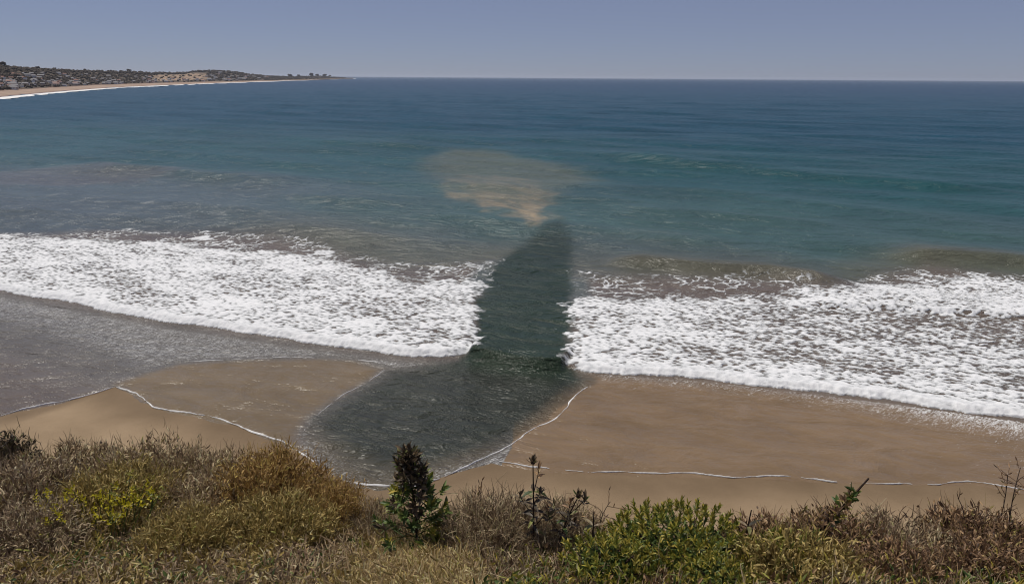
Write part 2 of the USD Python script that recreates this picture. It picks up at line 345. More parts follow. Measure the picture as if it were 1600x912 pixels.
streak = np.where((sd_pool < 0.3), 0.225 + .17 * (1 - sst(0.5, 5, TT - tw)) + .05 * (1 - sst(.3, 2.5, -sd_pool)), streak)
streak = np.where((ahead_r > .3) & (sd_pool > 0), 0.272 + 0.19 * sst(-6, 0, TT - front_right(S)) + .12 * sst(20, 45, S), streak)
streak = np.where((sd_core < 3), 0.22 + .30 * sst(2, -3, sd_core) * (1 - sst(50, 80, TT)), streak)
streak = np.maximum(streak, .36 * (sd_ch < 0) * np.exp(-((TT - np.interp(S, crest_data[0][0][:, 0], crest_data[0][0][:, 1])) / .8) ** 2))
gloss = (0.45 - 0.28 * sst(25, 350, TT)) * (1 - .3 * sst(1, -1, sd_ch))
chop = 1 - .55 * np.clip(ahead_r * sst(-1, .5, sd_pool) + sst(0.3, -1, sd_swl), 0, 1) + .4 * ahead_l * sst(0, 2, sd_swl) * sst(-17, -9, TT) + .35 * sst(1, -1, sd_ch)
v = np.stack([X, Y, Z], -1).reshape(-1, 3)
f = grid_faces(*X.shape)
ok = ((TT - tw) > -2.2).ravel()
v, f, c_, s_, g_, h_ = trim(v, f[:, ::-1], ok[f].any(1), col.reshape(-1, 3), streak.ravel(), gloss.ravel(), chop.ravel())
obj('sea', (v, f), 'sea_water', smooth=True, kind='structure', primvars={'watercol': c_, 'streak': s_, 'gloss': g_, 'chop': h_})

# ------------------------------------------------------------------ the beach under and beside it
ss = np.concatenate([np.linspace(-420, -75, 60)[:-1], np.linspace(-75, 60, 500), np.linspace(60, 300, 60)[1:]])
ts = np.concatenate([np.linspace(-70, -30, 30)[:-1], np.linspace(-30, 4, 240), np.linspace(4, 130, 30)[1:]])
S2, T2 = np.meshgrid(ss, ts)
X2, Y2 = to_xy(S2, T2)
Z2 = beach_t(T2) - 0.02 + 0.05 * (fbm(S2 * .5, T2 * .5, 3, 51) - .5) * sst(0, -4, T2 - wet_edge(S2)) - 0.03 * np.maximum(0, T2 - 0) 
wet2 = sst(-4.5, -0.3, T2 - wet_edge(S2) + 1.5 * (vn(S2 * .15, T2 * .15, 52) - .5))
obj('beach', (np.stack([X2, Y2, Z2], -1).reshape(-1, 3), grid_faces(*X2.shape)), 'beach_sand', smooth=True, kind='structure', primvars={'wet': wet2.ravel()})

# ------------------------------------------------------------------ white water of the two broken waves
def lace(s, t, cell, seed):
    """1 on the walls between foam cells, 0 inside"""
    r = np.random.default_rng(seed)
    s0, s1, t0, t1 = s.min() - 3, s.max() + 3, t.min() - 3, t.max() + 3
    n = int((s1 - s0) * (t1 - t0) / cell ** 2)
    k = cKDTree(np.stack([r.uniform(s0, s1, n), r.uniform(t0, t1, n)], 1))
    w = 0.9 * cell * (fbm(s * 1.1 / cell, t * 1.1 / cell, 3, seed + 5) - .5), 0.9 * cell * (fbm(s * 1.1 / cell + 40, t * 1.1 / cell, 3, seed + 6) - .5)
    d, _ = k.query(np.stack([(s + 1.6 * w[0]).ravel(), (t + 1.6 * w[1]).ravel()], 1), k=2)
    e = (d[:, 1] - d[:, 0]).reshape(s.shape) / cell
    return np.exp(-(e / 0.13) ** 2)
def foam_sheet(name, label, ss, tt, front, back, faint, side, seed, thin):
    s, t = np.meshgrid(ss, tt)
    fr = front(s) + front_wiggle(s)
    tau = t - fr
    sd = poly_sd(s, t, channel)
    gate = sst(-0.9, 1.0, sd + 4.6 * (fbm(s * .8, t * .9, 5, seed + 1, .65) - .5) - .1) * (np.sign(s - mid_s(t)) == side)
    frag = (fbm(s * .35, t * .35, 3, seed) - .5)
    dense = sst(2.5, -2.5, t - back(s) - 5 * frag)
    faintm = sst(1.2, -2.0, t - faint(s) - 3.5 * frag)
    hole = .34 * fbm(s * 0.8 + .5 * t, t * 1.4, 4, seed + 11, .62) + .66 * fbm(s * 2.7 + 1.2 * t, t * 4.3, 2, seed + 15, .6)
    big = fbm(s * .13, t * .26, 4, seed + 21, .6)
    lc = lace(s, t, 1.7, seed + 31)
    base = 0.50 - 0.34 * thin(s, t) - 0.42 * (big - .46) * 2 * sst(1.5, 5, tau)
    dense_c = base + 3.0 * (hole - 0.46) + 0.18 * lc
    faint_c = 0.8 * lc * sst(.25, .62, fbm(s * .3, t * .3, 2, seed + 41)) + 1.2 * (hole - .62)
    c = np.where(dense > 0, faint_c + (dense_c - faint_c) * dense, faint_c) * faintm
    face = sst(-0.02, 0.15, tau) * sst(2.3, .9, tau + 1.2 * (vn(s * .8, t * .8, seed + 3) - .5))
    c = np.maximum(c, face * (0.82 + 1.3 * (hole - .48)))
    c = c * gate * (tau > -0.02)
    c = np.clip(c, 0, 1)
    lump = fbm(s * 1.6, t * 1.6, 3, seed + 51) - .5
    z = beach_t(t) + 0.05 * sst(-0.05, 1.2, t - wet_edge(s)) + sea_height(s, t, sdc=sd) + 0.02 + 0.08 * np.minimum(c, 1) + (0.06 * lump + .07 * (fbm(s * 3.4, t * 3.4, 2, seed + 52) - .5) + .12 * (hole - .5)) * c + 0.04 * face * (vn(s * 2.1, t * 2.1, seed + 61) - .3)
    z -= 0.25 * (c < .05)
    x, y = to_xy(s, t)
    v = np.stack([x, y, z], -1).reshape(-1, 3)
    f = grid_faces(*s.shape)
    cc = c.ravel()
    v, f, c2 = trim(v, f, (cc[f] > 0.10).any(1), cc)
    return obj(name, (v, f), 'white_foam', smooth=True, label=label, cat='foam', primvars={'cover': c2})
s_a, s_b = line_st([(1050, 560)])[0, 0], line_st([(1500, 560)])[0, 0]
foam_sheet('wave_foam', 'broad white foam of the broken wave left of the dark channel', np.arange(-118, 11, 0.15), np.concatenate([np.arange(-2, 24, 0.13), np.arange(24, 40, .2)]),
           front_left, back_left, faint_left, -1, 100, lambda s, t: 0.25 * sst(14, 22, t) * 0)
def thin_right(s, t):
    mid = sst(s_a - 4, s_a + 18, s) * sst(3, 7, t - front_right(s)) * sst(1.0, -1.5, t - second_front(s))
    return 1.0 * mid - .35 * sst(0, 1, t - second_front(s)) * sst(4.5, 1.5, t - second_front(s)) * sst(s_a + 6, s_a + 14, s)
foam_sheet('wave_foam', 'white foam of the broken wave right of the dark channel, with a second roller behind', np.arange(-3, 84, 0.14), np.concatenate([np.arange(-2, 30, 0.13), np.arange(30, 62, .19)]),
           front_right, back_right, faint_right, 1, 200, thin_right)

# ------------------------------------------------------------------ thin foam lines where the swash ends
def foam_line(pts, label, width, seed, gap=0.35, offset=0.0):
    q = line_st(pts)
    L_ = np.concatenate([[0], np.cumsum(np.linalg.norm(np.diff(q, axis=0), axis=1))])
    n = int(L_[-1] / 0.07)
    l = np.linspace(0, L_[-1], n)
    s, t = np.interp(l, L_, q[:, 0]), np.interp(l, L_, q[:, 1])
    s, t = ndimage.gaussian_filter1d(s, 10, mode='nearest'), ndimage.gaussian_filter1d(t, 10, mode='nearest')
    ds, dt = np.gradient(s), np.gradient(t); ln = np.hypot(ds, dt); nx, nt = -dt / ln, ds / ln
    wig = .5 * (vn(l * .45, 0 * l, seed) - .5) + .10 * (vn(l * 1.7, 0 * l, seed + 1) - .5)
    w = .52 * width * np.clip(.15 + 2.3 * (fbm(l * .9, 0 * l, 5, seed + 2, .65) - gap - .03), 0.0, 1.9) * np.minimum(1, np.minimum(l, l[-1] - l) / 1.5 + .15)
    rows = []
    for k, hgt in ((-1, -.03), (-.5, .035), (0, .06), (.5, .035), (1, -.03)):
        a, b = s + nx * (wig + k * w * .5), t + nt * (wig + k * w * .5)
        x, y = to_xy(a, b)
        rows.append(np.stack([x, y, beach_t(b) + 0.045 + hgt * np.minimum(1, w / .08)], -1))
    v = np.stack(rows, 1).reshape(-1, 3)
    f = grid_faces(n, 5)
    ww = np.repeat(w, 5)
    v, f = trim(v, f, (ww[f] > 0.012).all(1))
    obj('foam_line', (v, f), 'line_foam', smooth=True, label=label, cat='foam')
mat('line_foam', {'geo': ('geometry', {}), 'n': ('noise_texture', {'scale': 9.0, 'detail': 3.0}), 'b': ('bump', {'strength': .6, 'distance': .04}),
                  'p': ('principled_bsdf', {'base_color': (0.80, 0.79, 0.76), 'roughness': 0.7, 'specular_ior_level': 0.3})}, [('geo.position', 'n.vector'), ('n.fac', 'b.height'), ('b.normal', 'p.normal')])
foam_line([(-300, 735), (-60, 668), (30, 642), (100, 628), (150, 612), (183, 602)], 'thin white foam line curving along the sand above the left brush', .20, 301)
foam_line([(183, 602), (205, 615), (240, 635), (300, 648), (380, 665), (440, 690), (480, 710), (503, 728)], 'white foam line crossing the sand from the left point down to the dark pool', .24, 311, .25)
foam_line([(280, 567), (340, 563), (400, 561), (460, 558), (520, 559), (570, 564), (600, 571)], 'faint foam line under the left wave, above the tan swash', .22, 321)
foam_line([(606, 574), (583, 595), (546, 614), (513, 635), (488, 653), (474, 670), (470, 688)], 'broken foam line on the left edge of the dark pool', .18, 331, .42)
foam_line([(540, 750), (562, 759), (600, 763), (640, 759), (690, 745), (730, 731), (768, 715), (800, 697), (850, 662), (880, 640), (905, 617), (925, 600)], 'bright foam line along the lower right edge of the dark pool', .26, 341, .22)
foam_line([(770, 719), (800, 725), (830, 731), (900, 736), (960, 738), (1040, 741), (1120, 743), (1200, 745), (1280, 749), (1350, 753), (1440, 757), (1520, 754), (1570, 764), (1800, 792)],
          'long thin foam line on the tan sand across the right of the beach', .16, 351, .30)

# ------------------------------------------------------------------ the far coast
shore_px = [(-420, 205), (-200, 178), (0, 153), (60, 147), (100, 143.5), (150, 139.5), (200, 136.5), (250, 134.3), (300, 132), (350, 130), (400, 128.3), (450, 126.4), (500, 124.7), (530, 123.6), (552, 122.9)]
beach_px = [(-420, 190), (-200, 165), (0, 142.5), (60, 138.5), (100, 136.3), (150, 133.5), (200, 131.6), (250, 130), (300, 128.7), (350, 127.6), (400, 126.4), (450, 125.3), (500, 124.1), (530, 123.2), (552, 122.7)]
ridge_px = [(-420, 92), (-200, 99), (0, 104), (12, 103.5), (60, 108), (100, 109.5), (130, 111), (200, 112.3), (240, 114), (285, 114.5), (305, 111.8), (340, 110.6), (365, 112.5), (400, 117.5), (420, 119.4), (450, 120.3), (480, 119.6), (500, 119), (530, 121.2), (552, 122.2)]
us = np.linspace(-420, 552, 700)
def along(px, us):
    a = np.array(px, float); return np.interp(us, a[:, 0], a[:, 1])
vs, vb, vr = along(shore_px, us), along(beach_px, us), along(ridge_px, us)
W0 = np.array([flat(u, v_) for u, v_ in zip(us, vs)]); W1 = np.array([flat(u, v_, 4.0) for u, v_ in zip(us, vb)])
dirs = W1[:, :2] / np.linalg.norm(W1[:, :2], axis=1, keepdims=True)
D1 = np.linalg.norm(W1[:, :2], axis=1); D0 = np.minimum(np.linalg.norm(W0[:, :2], axis=1), D1 - 15)
D2 = D1 * 1.28 + 160
el = np.array([ray(u, v_)[2] / np.linalg.norm(ray(u, v_)[:2]) for u, v_ in zip(us, vr)])
ZR = np.maximum(CAM_Z + D2 * el, 6)
rows, cols, kinds = [], [], []
ks = np.concatenate([np.linspace(0, 1, 6), np.linspace(1, 2, 42)[1:], np.linspace(2, 3, 8)[1:]])
for k in ks:
    if k <= 1:
        d = D0 + (D1 - D0) * k; z = -0.8 + 4.8 * k + 0 * d
        c = np.tile([0.36, 0.265, 0.20], (len(us), 1)) if k > .35 else np.tile([0.24, 0.18, 0.16], (len(us), 1))
    elif k <= 2:
        q = k - 1; d = D1 + (D2 - D1) * q
        z = 4 + (ZR - 4) * (sst(0, 1, q) * .55 + q * .45)
        n = fbm(us * .09 + 0 * q, 7 * q + us * .02, 4, 61)
        z = z + (n - .5) * 0.24 * (ZR - 4) * np.sin(q * math.pi)
        g = fbm(us * .25, 18 * q + 0 * us, 3, 66)
        c = np.array([0.085, 0.072, 0.058]) + (np.array([0.15, 0.115, 0.085]) - np.array([0.085, 0.072, 0.058])) * sst(.42, .75, g)[:, None]
        bare = sst(232, 255, us) * sst(335, 312, us) * sst(.12, .3, q) * sst(.80, .62, q) * sst(.25, .5, g)
        c = c + (np.array([0.36, 0.26, 0.18]) - c) * bare[:, None]
        bl = sst(.10, .02, q) * sst(.3, .5, fbm(us * .12, 0 * us, 3, 69))
        c = c + (np.array([0.16, 0.095, 0.070]) - c) * bl[:, None] * .8
        pt = sst(440, 470, us) * sst(.4, .1, q)
        c = c + (np.array([0.20, 0.15, 0.10]) - c) * pt[:, None]
    else:
        q = k - 2; d = D2 * (1 + .25 * q); z = ZR * (1 - q * q) - 3 * q; c = np.tile([0.05, 0.05, 0.038], (len(us), 1))
    rows.append(np.stack([dirs[:, 0] * d, dirs[:, 1] * d, z], -1)); cols.append(c)
coast_v = np.array(rows)
obj('hills', (coast_v.reshape(-1, 3), grid_faces(len(ks), len(us))[:, ::-1]), 'coast_ground', smooth=True, kind='structure', primvars={'landcol': np.array(cols).reshape(-1, 3)})
from scipy.interpolate import RegularGridInterpolator
coast_at = RegularGridInterpolator((ks, us), coast_v)

# surf along the far beach
r_ = np.random.default_rng(5)
n = 1400
uu = np.linspace(-420, 556, n)
v0 = along(shore_px, uu)
P = np.array([flat(u, v_) for u, v_ in zip(uu, v0)])
dd = np.linalg.norm(P[:, :2], axis=1); dr = P[:, :2] / dd[:, None]
wide = np.interp(uu, [-420, 0, 60, 110, 160, 200, 300, 400, 500, 556], [.07, .068, .062, .042, .040, .042, .038, .042, .055, .10]) * (0.75 + .5 * (fbm(uu * .12, 0 * uu, 3, 71)))
rows = [np.stack([dr[:, 0] * dd * q, dr[:, 1] * dd * q, z_ + 0 * dd], -1) for q, z_ in ((1 - wide, .05), (1 - wide * .8, .7), (1 - wide * .25, .9), (1.004 + 0 * wide, .5))]
obj("far_surf", (np.stack(rows, 1).reshape(-1, 3), grid_faces(n, 4)), 'line_foam', smooth=True, label='white line of surf breaking along the far beach on the left', cat='surf')

# ------------------------------------------------------------------ the bluff in front of the camera
def lip(x):
    return np.interp(x, [-12, -6, -3.2, -2.0, -1.0, 0.5, 2.0, 4.5, 12], [8.2, 7.9, 7.5, 6.7, 6.0, 5.5, 5.2, 5.45, 6.2])
def bluff(x, y):
    x, y = np.asarray(x, float), np.asarray(y, float)
    l = lip(x) + .5 * (fbm(x * .7, 0 * x, 3, 81) - .5)
    top = CAM_Z - 1.68 - 0.47 * np.maximum(y, 0) + .16 * (fbm(x * .9, y * .9, 3, 84) - .5)
    over = np.maximum(0, y - l)
    z = top - over * 0.75 - 0.75 * np.maximum(0, over - .5) 
    z = z + 1.2 * (fbm(x * .25, y * .3, 3, 86) - .5) * sst(2, 8, over)
    return z
xs = np.concatenate([np.linspace(-60, -9, 30)[:-1], np.linspace(-9, 9, 190), np.linspace(9, 60, 30)[1:]])
ys = np.concatenate([np.linspace(-25, 2, 14)[:-1], np.linspace(2, 9, 90), np.linspace(9, 27, 40)[1:]])
XB, YB = np.meshgrid(xs, ys)
ZB = np.maximum(bluff(XB, YB), -1.0)
mat('bluff_soil', {'geo': ('geometry', {}), 'n': ('noise_texture', {'scale': 3.0, 'detail': 8.0, 'roughness': .65}),
                   'r': ('rgb_ramp', {'ramp': [(.3, (.045, .034, .024)), (.55, (.10, .075, .05)), (.8, (.19, .145, .10))]}), 'b': ('bump', {'strength': .8, 'distance': .08}),
                   'p': ('principled_bsdf', {'roughness': .95, 'specular_ior_level': .1})},
    [('geo.position', 'n.vector'), ('n.fac', 'r.fac'), ('r.color', 'p.base_color'), ('n.fac', 'b.height'), ('b.normal', 'p.normal')])
obj('bluff', (np.stack([XB, YB, ZB], -1).reshape(-1, 3), grid_faces(*XB.shape)), 'bluff_soil', smooth=True, kind='structure')

def leafmat(name, ramp, trans=0.25, rough=0.6, spec=0.3):
    mat(name, {'geo': ('geometry', {}), 'tint': ('attribute', {'attribute': 'tint'}), 'r': ('rgb_ramp', {'ramp': ramp}), 'n': ('noise_texture', {'scale': 30.0, 'detail': 2.0}), 'k': ('map_range', {'from_min': .3, 'from_max': .7, 'to_min': .7, 'to_max': 1.25}),
               'm': ('mix_color', {'blend_type': 'multiply', 'fac': 1.0}), 'd': ('principled_bsdf', {'roughness': rough, 'specular_ior_level': spec}), 't': ('translucent_bsdf', {}), 'p': ('mix_closure', {'fac': trans})},
        [('tint.fac', 'r.fac'), ('geo.position', 'n.vector'), ('n.fac', 'k.value'), ('r.color', 'm.a'), ('k.result', 'm.b'), ('m.result', 'd.base_color'), ('m.result', 't.color'),
         ('d.BSDF', 'p.closure1'), ('t.BSDF', 'p.closure2')], surface='p.closure')
leafmat('dry_grey', [(0, (0.132, 0.095, 0.055)), (.35, (0.289, 0.204, 0.117)), (.7, (0.482, 0.354, 0.202)), (.92, (0.600, 0.536, 0.307)), (1, (0.384, 0.323, 0.096))], .15)
leafmat('dry_olive', [(0, (0.138, 0.105, 0.034)), (.4, (0.315, 0.233, 0.072)), (.75, (0.466, 0.338, 0.120)), (.9, (0.600, 0.489, 0.206)), (1, (0.274, 0.279, 0.047))], .2)
leafmat('dry_orange', [(0, (0.144, 0.083, 0.031)), (.4, (0.338, 0.206, 0.069)), (.75, (0.474, 0.312, 0.108)), (.95, (0.576, 0.428, 0.123)), (1, (0.237, 0.197, 0.046))], .25)
leafmat('dry_pink', [(0, (0.121, 0.081, 0.050)), (.4, (0.281, 0.199, 0.122)), (.75, (0.461, 0.352, 0.207)), (.93, (0.600, 0.521, 0.321)), (1, (0.262, 0.242, 0.068))], .15)
leafmat('dark_plum', [(0, (0.049, 0.043, 0.028)), (.5, (0.115, 0.083, 0.053)), (.85, (0.218, 0.156, 0.086)), (1, (0.138, 0.181, 0.043))], .15, .5)
leafmat('plum_brown', [(0, (0.084, 0.054, 0.033)), (.45, (0.204, 0.121, 0.068)), (.75, (0.358, 0.221, 0.114)), (.9, (0.478, 0.319, 0.160)), (1, (0.263, 0.252, 0.053))], .2, .5)
leafmat('fresh_green', [(0, (0.088, 0.108, 0.017)), (.35, (0.181, 0.197, 0.031)), (.7, (0.310, 0.298, 0.047)), (.9, (0.501, 0.393, 0.067)), (1, (0.600, 0.456, 0.101))], .3, .45, .45)
leafmat('deep_green', [(0, (0.046, 0.077, 0.021)), (.5, (0.094, 0.143, 0.034)), (.85, (0.175, 0.228, 0.050)), (1, (0.298, 0.287, 0.083))], .25, .5, .4)
leafmat('yellow_tip', [(0, (0.228, 0.194, 0.034)), (1, (0.388, 0.331, 0.068))], .3)
leafmat('yellow_flower', [(0, (0.342, 0.285, 0.011)), (1, (0.570, 0.490, 0.023))], .3)
leafmat('straw', [(0, (0.261, 0.186, 0.087)), (.5, (0.502, 0.362, 0.182)), (.85, (0.600, 0.528, 0.293)), (1, (0.302, 0.281, 0.073))], .2)
leafmat('bark', [(0, (0.074, 0.055, 0.040)), (1, (0.161, 0.123, 0.093))], 0.0, .9, .1)
leafmat('dark_bark', [(0, (0.044, 0.028, 0.021)), (1, (0.074, 0.049, 0.037))], 0.0, .9, .1)
leafmat('pale_twig', [(0, (0.198, 0.167, 0.130)), (1, (0.370, 0.309, 0.247))], 0.0, .9, .1)

def unit(a): return a / np.maximum(np.linalg.norm(a, axis=-1, keepdims=True), 1e-9)
PROFILE = {'blade': [.7, 1, .75, .05], 'leaf': [.25, 1, .85, .06], 'oval': [.3, 1.05, 1.05, .25], 'twig': [1, .85, .65, .4]}
def ribbons(base, d, length, width, curl, rng, profile='leaf', side=None):
    """many small leaves or blades at once: each a bent, folded strip"""
    base, d = np.asarray(base, float), unit(np.asarray(d, float))
    N = len(base); pr = PROFILE[profile]; n = len(pr)
    length, width, curl = (np.broadcast_to(q, N).astype(float) for q in (length, width, curl))
    a = np.cross(d, rng.normal(size=(N, 3))) if side is None else np.cross(d, side)
    a = unit(a)
    nn = np.cross(a, d)
    tw = rng.normal(0, .35, N)
    p, cur, vs = base.copy(), d.copy(), []
    for k in range(n):
        w = (width * pr[k] * .5)[:, None]
        lift = nn * w * (.35 if profile != 'twig' else .9)
        vs += [p - a * w + lift, p, p + a * w + lift]
        if k < n - 1:
            cur = unit(cur + nn * (curl / n)[:, None] + a * (tw / n)[:, None])
            p = p + cur * (length / (n - 1))[:, None]
            nn = unit(np.cross(a, cur))
    v = np.stack(vs, 1)
    q = []
    for k in range(n - 1):
        for c in (0, 1):
            i = 3 * k + c
            q += [[i, i + 1, i + 4], [i, i + 4, i + 3]]
    f = np.array(q)[None] + (np.arange(N) * 3 * n)[:, None, None]
    v = v.reshape(-1, 3)
    return np.hstack([v, np.repeat(rng.random(N), 3 * n)[:, None]]), f.reshape(-1, 3)
def tube(pts, r, sides=5):
    pts = np.asarray(pts, float); r = np.broadcast_to(r, len(pts)) if np.ndim(r) == 0 or len(r) == len(pts) else np.interp(np.linspace(0, 1, len(pts)), np.linspace(0, 1, len(r)), r)
    t = unit(np.gradient(pts, axis=0))
    a = unit(np.cross(t, [0.31, 0.77, 0.15])); b = np.cross(t, a)
    an = np.arange(sides) * 2 * math.pi / sides
    v = pts[:, None] + r[:, None, None] * (np.cos(an)[None, :, None] * a[:, None] + np.sin(an)[None, :, None] * b[:, None])
    i, j = np.meshgrid(np.arange(len(pts) - 1), np.arange(sides), indexing='ij')
    q = np.stack([i * sides + j, i * sides + (j + 1) % sides, (i + 1) * sides + (j + 1) % sides, (i + 1) * sides + j], -1).reshape(-1, 4)
    v = v.reshape(-1, 3)
    return np.hstack([v, np.full((len(v), 1), .25)]), np.vstack([q[:, [0, 1, 2]], q[:, [0, 2, 3]]])
def join(*ms):
    vs, fs, n = [], [], 0
    for v, f in ms:
        vs.append(v); fs.append(f + n); n += len(v)
    return np.vstack(vs), np.vstack(fs)
def curve3(a, b, c, n=7):
    t = np.linspace(0, 1, n)[:, None]
    return (1 - t) ** 2 * np.asarray(a) + 2 * t * (1 - t) * np.asarray(b) + t ** 2 * np.asarray(c)

protos = {}
def brush(key, name, label, cat, loc, rz, seed, R=.8, Hh=.85, n=46, leaf='dry_grey', wood='bark', per=120, leaf_len=(.045, .10), leaf_w=(.010, .020), spiky=.45, group=None, scale=1.0, prof='blade'):
    """a twiggy mound: branches rising from one foot, each with its side twigs and curled dry leaves"""
    if key in protos:
        return copy(protos[key], name, label, cat, loc, rz, group, scale)
    t = thing(name, label, cat, loc, rz, group, scale)
    protos[key] = t
    rng = np.random.default_rng(seed)
    for i in range(n):
        ph = i * 2.39996 + rng.normal(0, .2)
        q = math.sqrt((i + .5) / n)
        tip = np.array([R * q * math.cos(ph), R * q * math.sin(ph), Hh * math.sqrt(max(0.03, 1 - (q * .95) ** 2)) * rng.uniform(.82, 1.08)])
        foot = np.array([.12 * R * math.cos(ph), .12 * R * math.sin(ph), -.05])
        mid = foot * .5 + tip * .45 + np.array([0, 0, .22 * Hh * q])
        c = curve3(foot, mid, tip, 8)
        parts_ = [tube(c, np.linspace(.010, .003, 8), 4)]
        m = per
        along_ = rng.uniform(.30, 1.0, m) ** .7
        P = np.stack([np.interp(along_, np.linspace(0, 1, 8), c[:, k]) for k in range(3)], 1) + rng.normal(0, .055 * R + .02, (m, 3)) * np.array([1, 1, .7])
        P[:, 2] = np.maximum(P[:, 2], .0)
        out = unit(P + np.array([0, 0, .15]))
        D = unit(out * .8 + rng.normal(0, .62, (m, 3)) + np.array([0, 0, spiky]))
        parts_.append(ribbons(P, D, rng.uniform(*leaf_len, m), rng.uniform(*leaf_w, m), rng.normal(.6, 1.1, m), rng, prof))
        # bare twig ends that stand out of the outline
        e = max(4, per // 14)
        P2 = tip + rng.normal(0, .05, (e, 3)); D2_ = unit(out[:1] * .3 + rng.normal(0, .4, (e, 3)) + np.array([0, 0, .9]))
        parts_.append(ribbons(P2 - D2_ * .04, D2_, rng.uniform(.09, .2, e), rng.uniform(.005, .008, e), rng.normal(0, .5, e), rng, 'twig'))
        obj('branch', join(*parts_), leaf, t)
    return t
def rosette(P, D, rng, n, ln, w, spread=.9, prof='oval', curl=.4):
    a = unit(np.cross(D, [.3, .2, .9])); b = np.cross(D, a)
    ph = np.arange(n) * 2.39996 + rng.uniform(0, 6)
    el_ = np.linspace(.25, 1.0, n) * spread
    dirs_ = np.cos(el_)[:, None] * D + np.sin(el_)[:, None] * (np.cos(ph)[:, None] * a + np.sin(ph)[:, None] * b)
    base = P - D * np.linspace(-.01, .06, n)[:, None]
    return ribbons(base, dirs_ + rng.normal(0, .12, (n, 3)), rng.uniform(*ln, n), rng.uniform(*w, n), np.full(n, -curl) + rng.normal(0, .25, n), rng, prof, side=np.tile(D, (n, 1)) + rng.normal(0, .2, (n, 3)))
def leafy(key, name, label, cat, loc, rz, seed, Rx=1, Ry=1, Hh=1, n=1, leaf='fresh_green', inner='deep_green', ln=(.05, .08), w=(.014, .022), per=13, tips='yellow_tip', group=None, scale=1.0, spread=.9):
    """a leafy bush: sprigs of leaves over a dome carried by a few stems, darker leaves inside"""
    if key in protos:
        return copy(protos[key], name, label, cat, loc, rz, group, scale)
    t = thing(name, label, cat, loc, rz, group, scale); protos[key] = t
    rng = np.random.default_rng(seed)
    for i in range(7):
        a = i * .9 + rng.uniform(0, .5); e = np.array([Rx * .6 * math.cos(a), Ry * .6 * math.sin(a), Hh * .75])
        obj('stem', tube(curve3((0, 0, -.1), e * [.3, .3, .7], e, 7), [.014, .006], 5), 'dark_bark', t)
    m = n * 9
    P = unit(rng.normal(size=(m, 3)) * [1, 1, .8]); P[:, 2] = np.abs(P[:, 2]); P *= rng.uniform(.5, .92, (m, 1)) * np.array([Rx, Ry, Hh])
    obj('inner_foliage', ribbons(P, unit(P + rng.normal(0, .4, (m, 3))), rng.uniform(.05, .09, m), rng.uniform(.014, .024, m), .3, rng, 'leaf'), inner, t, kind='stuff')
    for i in range(n):
        u_ = (i + .5) / n
        ph = i * 2.39996
        zz = u_ ** .85
        rr = math.sqrt(max(0, 1 - zz * zz))
        bump_ = 1 + .30 * (float(vn(2.5 * rr * math.cos(ph) + 9, 2.5 * rr * math.sin(ph) + seed, 91)) - .5) + rng.normal(0, .055)
        P = np.array([Rx * rr * math.cos(ph), Ry * rr * math.sin(ph), Hh * zz]) * bump_
        D = unit(P / np.array([Rx, Ry, Hh]) + np.array([0, 0, .5]) + rng.normal(0, .28, 3))
        g = leaf if rng.random() > .10 or tips is None else tips
        obj('sprig', rosette(P, D, rng, per, ln, w, spread), g, t)
    return t

def spot(u, y, v=800):
    """the ground under a picture column at a distance"""
    if u > 700: y -= .28
    d = ray(u, v); x = y * d[0] / d[1]
    return (float(x), float(y), float(bluff(x, y)) - .02)

# --- left: dry grey brush mounds
B1 = dict(R=.85, Hh=.82, n=60, per=150)
B2 = dict(R=.75, Hh=.62, n=50, per=150)
brush('grey_a', 'dry_bush', 'big grey brown dry brush mound topping the left slope against pale sand', 'bush', spot(235, 6.75), 20, 1001, **B1)
brush('grey_b', 'dry_bush', 'dry brush mound next to the dark plum bush at the left edge', 'bush', spot(95, 6.9), 0, 1002, R=.85, Hh=.74, n=60, per=150, leaf='dry_grey')
brush('grey_a', 'dry_bush', 'dry grey brush mound touching the orange bush on its left', 'bush', spot(330, 6.6), 130, 0, scale=.92)
brush('olive_a', 'dry_bush', 'olive brown low brush above the patch of yellow flowers', 'bush', spot(180, 5.9), 40, 1003, leaf='dry_olive', **B2)
brush('pink_a', 'dry_bush', 'pinkish grey dry brush spreading at the left edge under the plum bush', 'bush', spot(20, 5.9), 10, 1004, leaf='dry_pink', **B2)
brush('grey_b', 'dry_bush', 'dark grey dry brush between the yellow flowers and the orange bush', 'bush', spot(315, 5.85), 70, 0, scale=.75)
brush('pink_a', 'dry_bush', 'pinkish dry brush in the bottom left corner', 'bush', spot(30, 5.0), 150, 0, scale=.7)
brush('olive_a', 'dry_bush', 'olive low brush along the bottom edge right of the yellow flowers', 'bush', spot(290, 5.0), 200, 0, scale=.68)
brush('olive_a', 'dry_bush', 'olive green low brush under the orange bush', 'bush', spot(430, 5.25), 300, 0, scale=.8)
# --- orange and yellow bush
brush('orange_a', 'orange_bush', 'orange brown bush with yellow leaves sloping down to the dark pool', 'bush', spot(425, 6.15), 0, 1010, R=.72, Hh=.80, n=55, per=140, leaf='dry_orange', leaf_w=(.010, .018))
brush('orange_a', 'orange_bush', 'lower yellow brown bush at the right foot of the orange bush', 'bush', spot(515, 5.85), 120, 0, scale=.72)
# --- plum bush at the left edge
brush('plum_a', 'plum_bush', 'small dark plum coloured bush at the far left edge', 'bush', spot(2, 7.2, 700), 0, 1020, R=.42, Hh=.98, n=40, per=110, leaf='dark_plum', wood='dark_bark', leaf_w=(.016, .028), leaf_len=(.05, .09), prof='leaf')
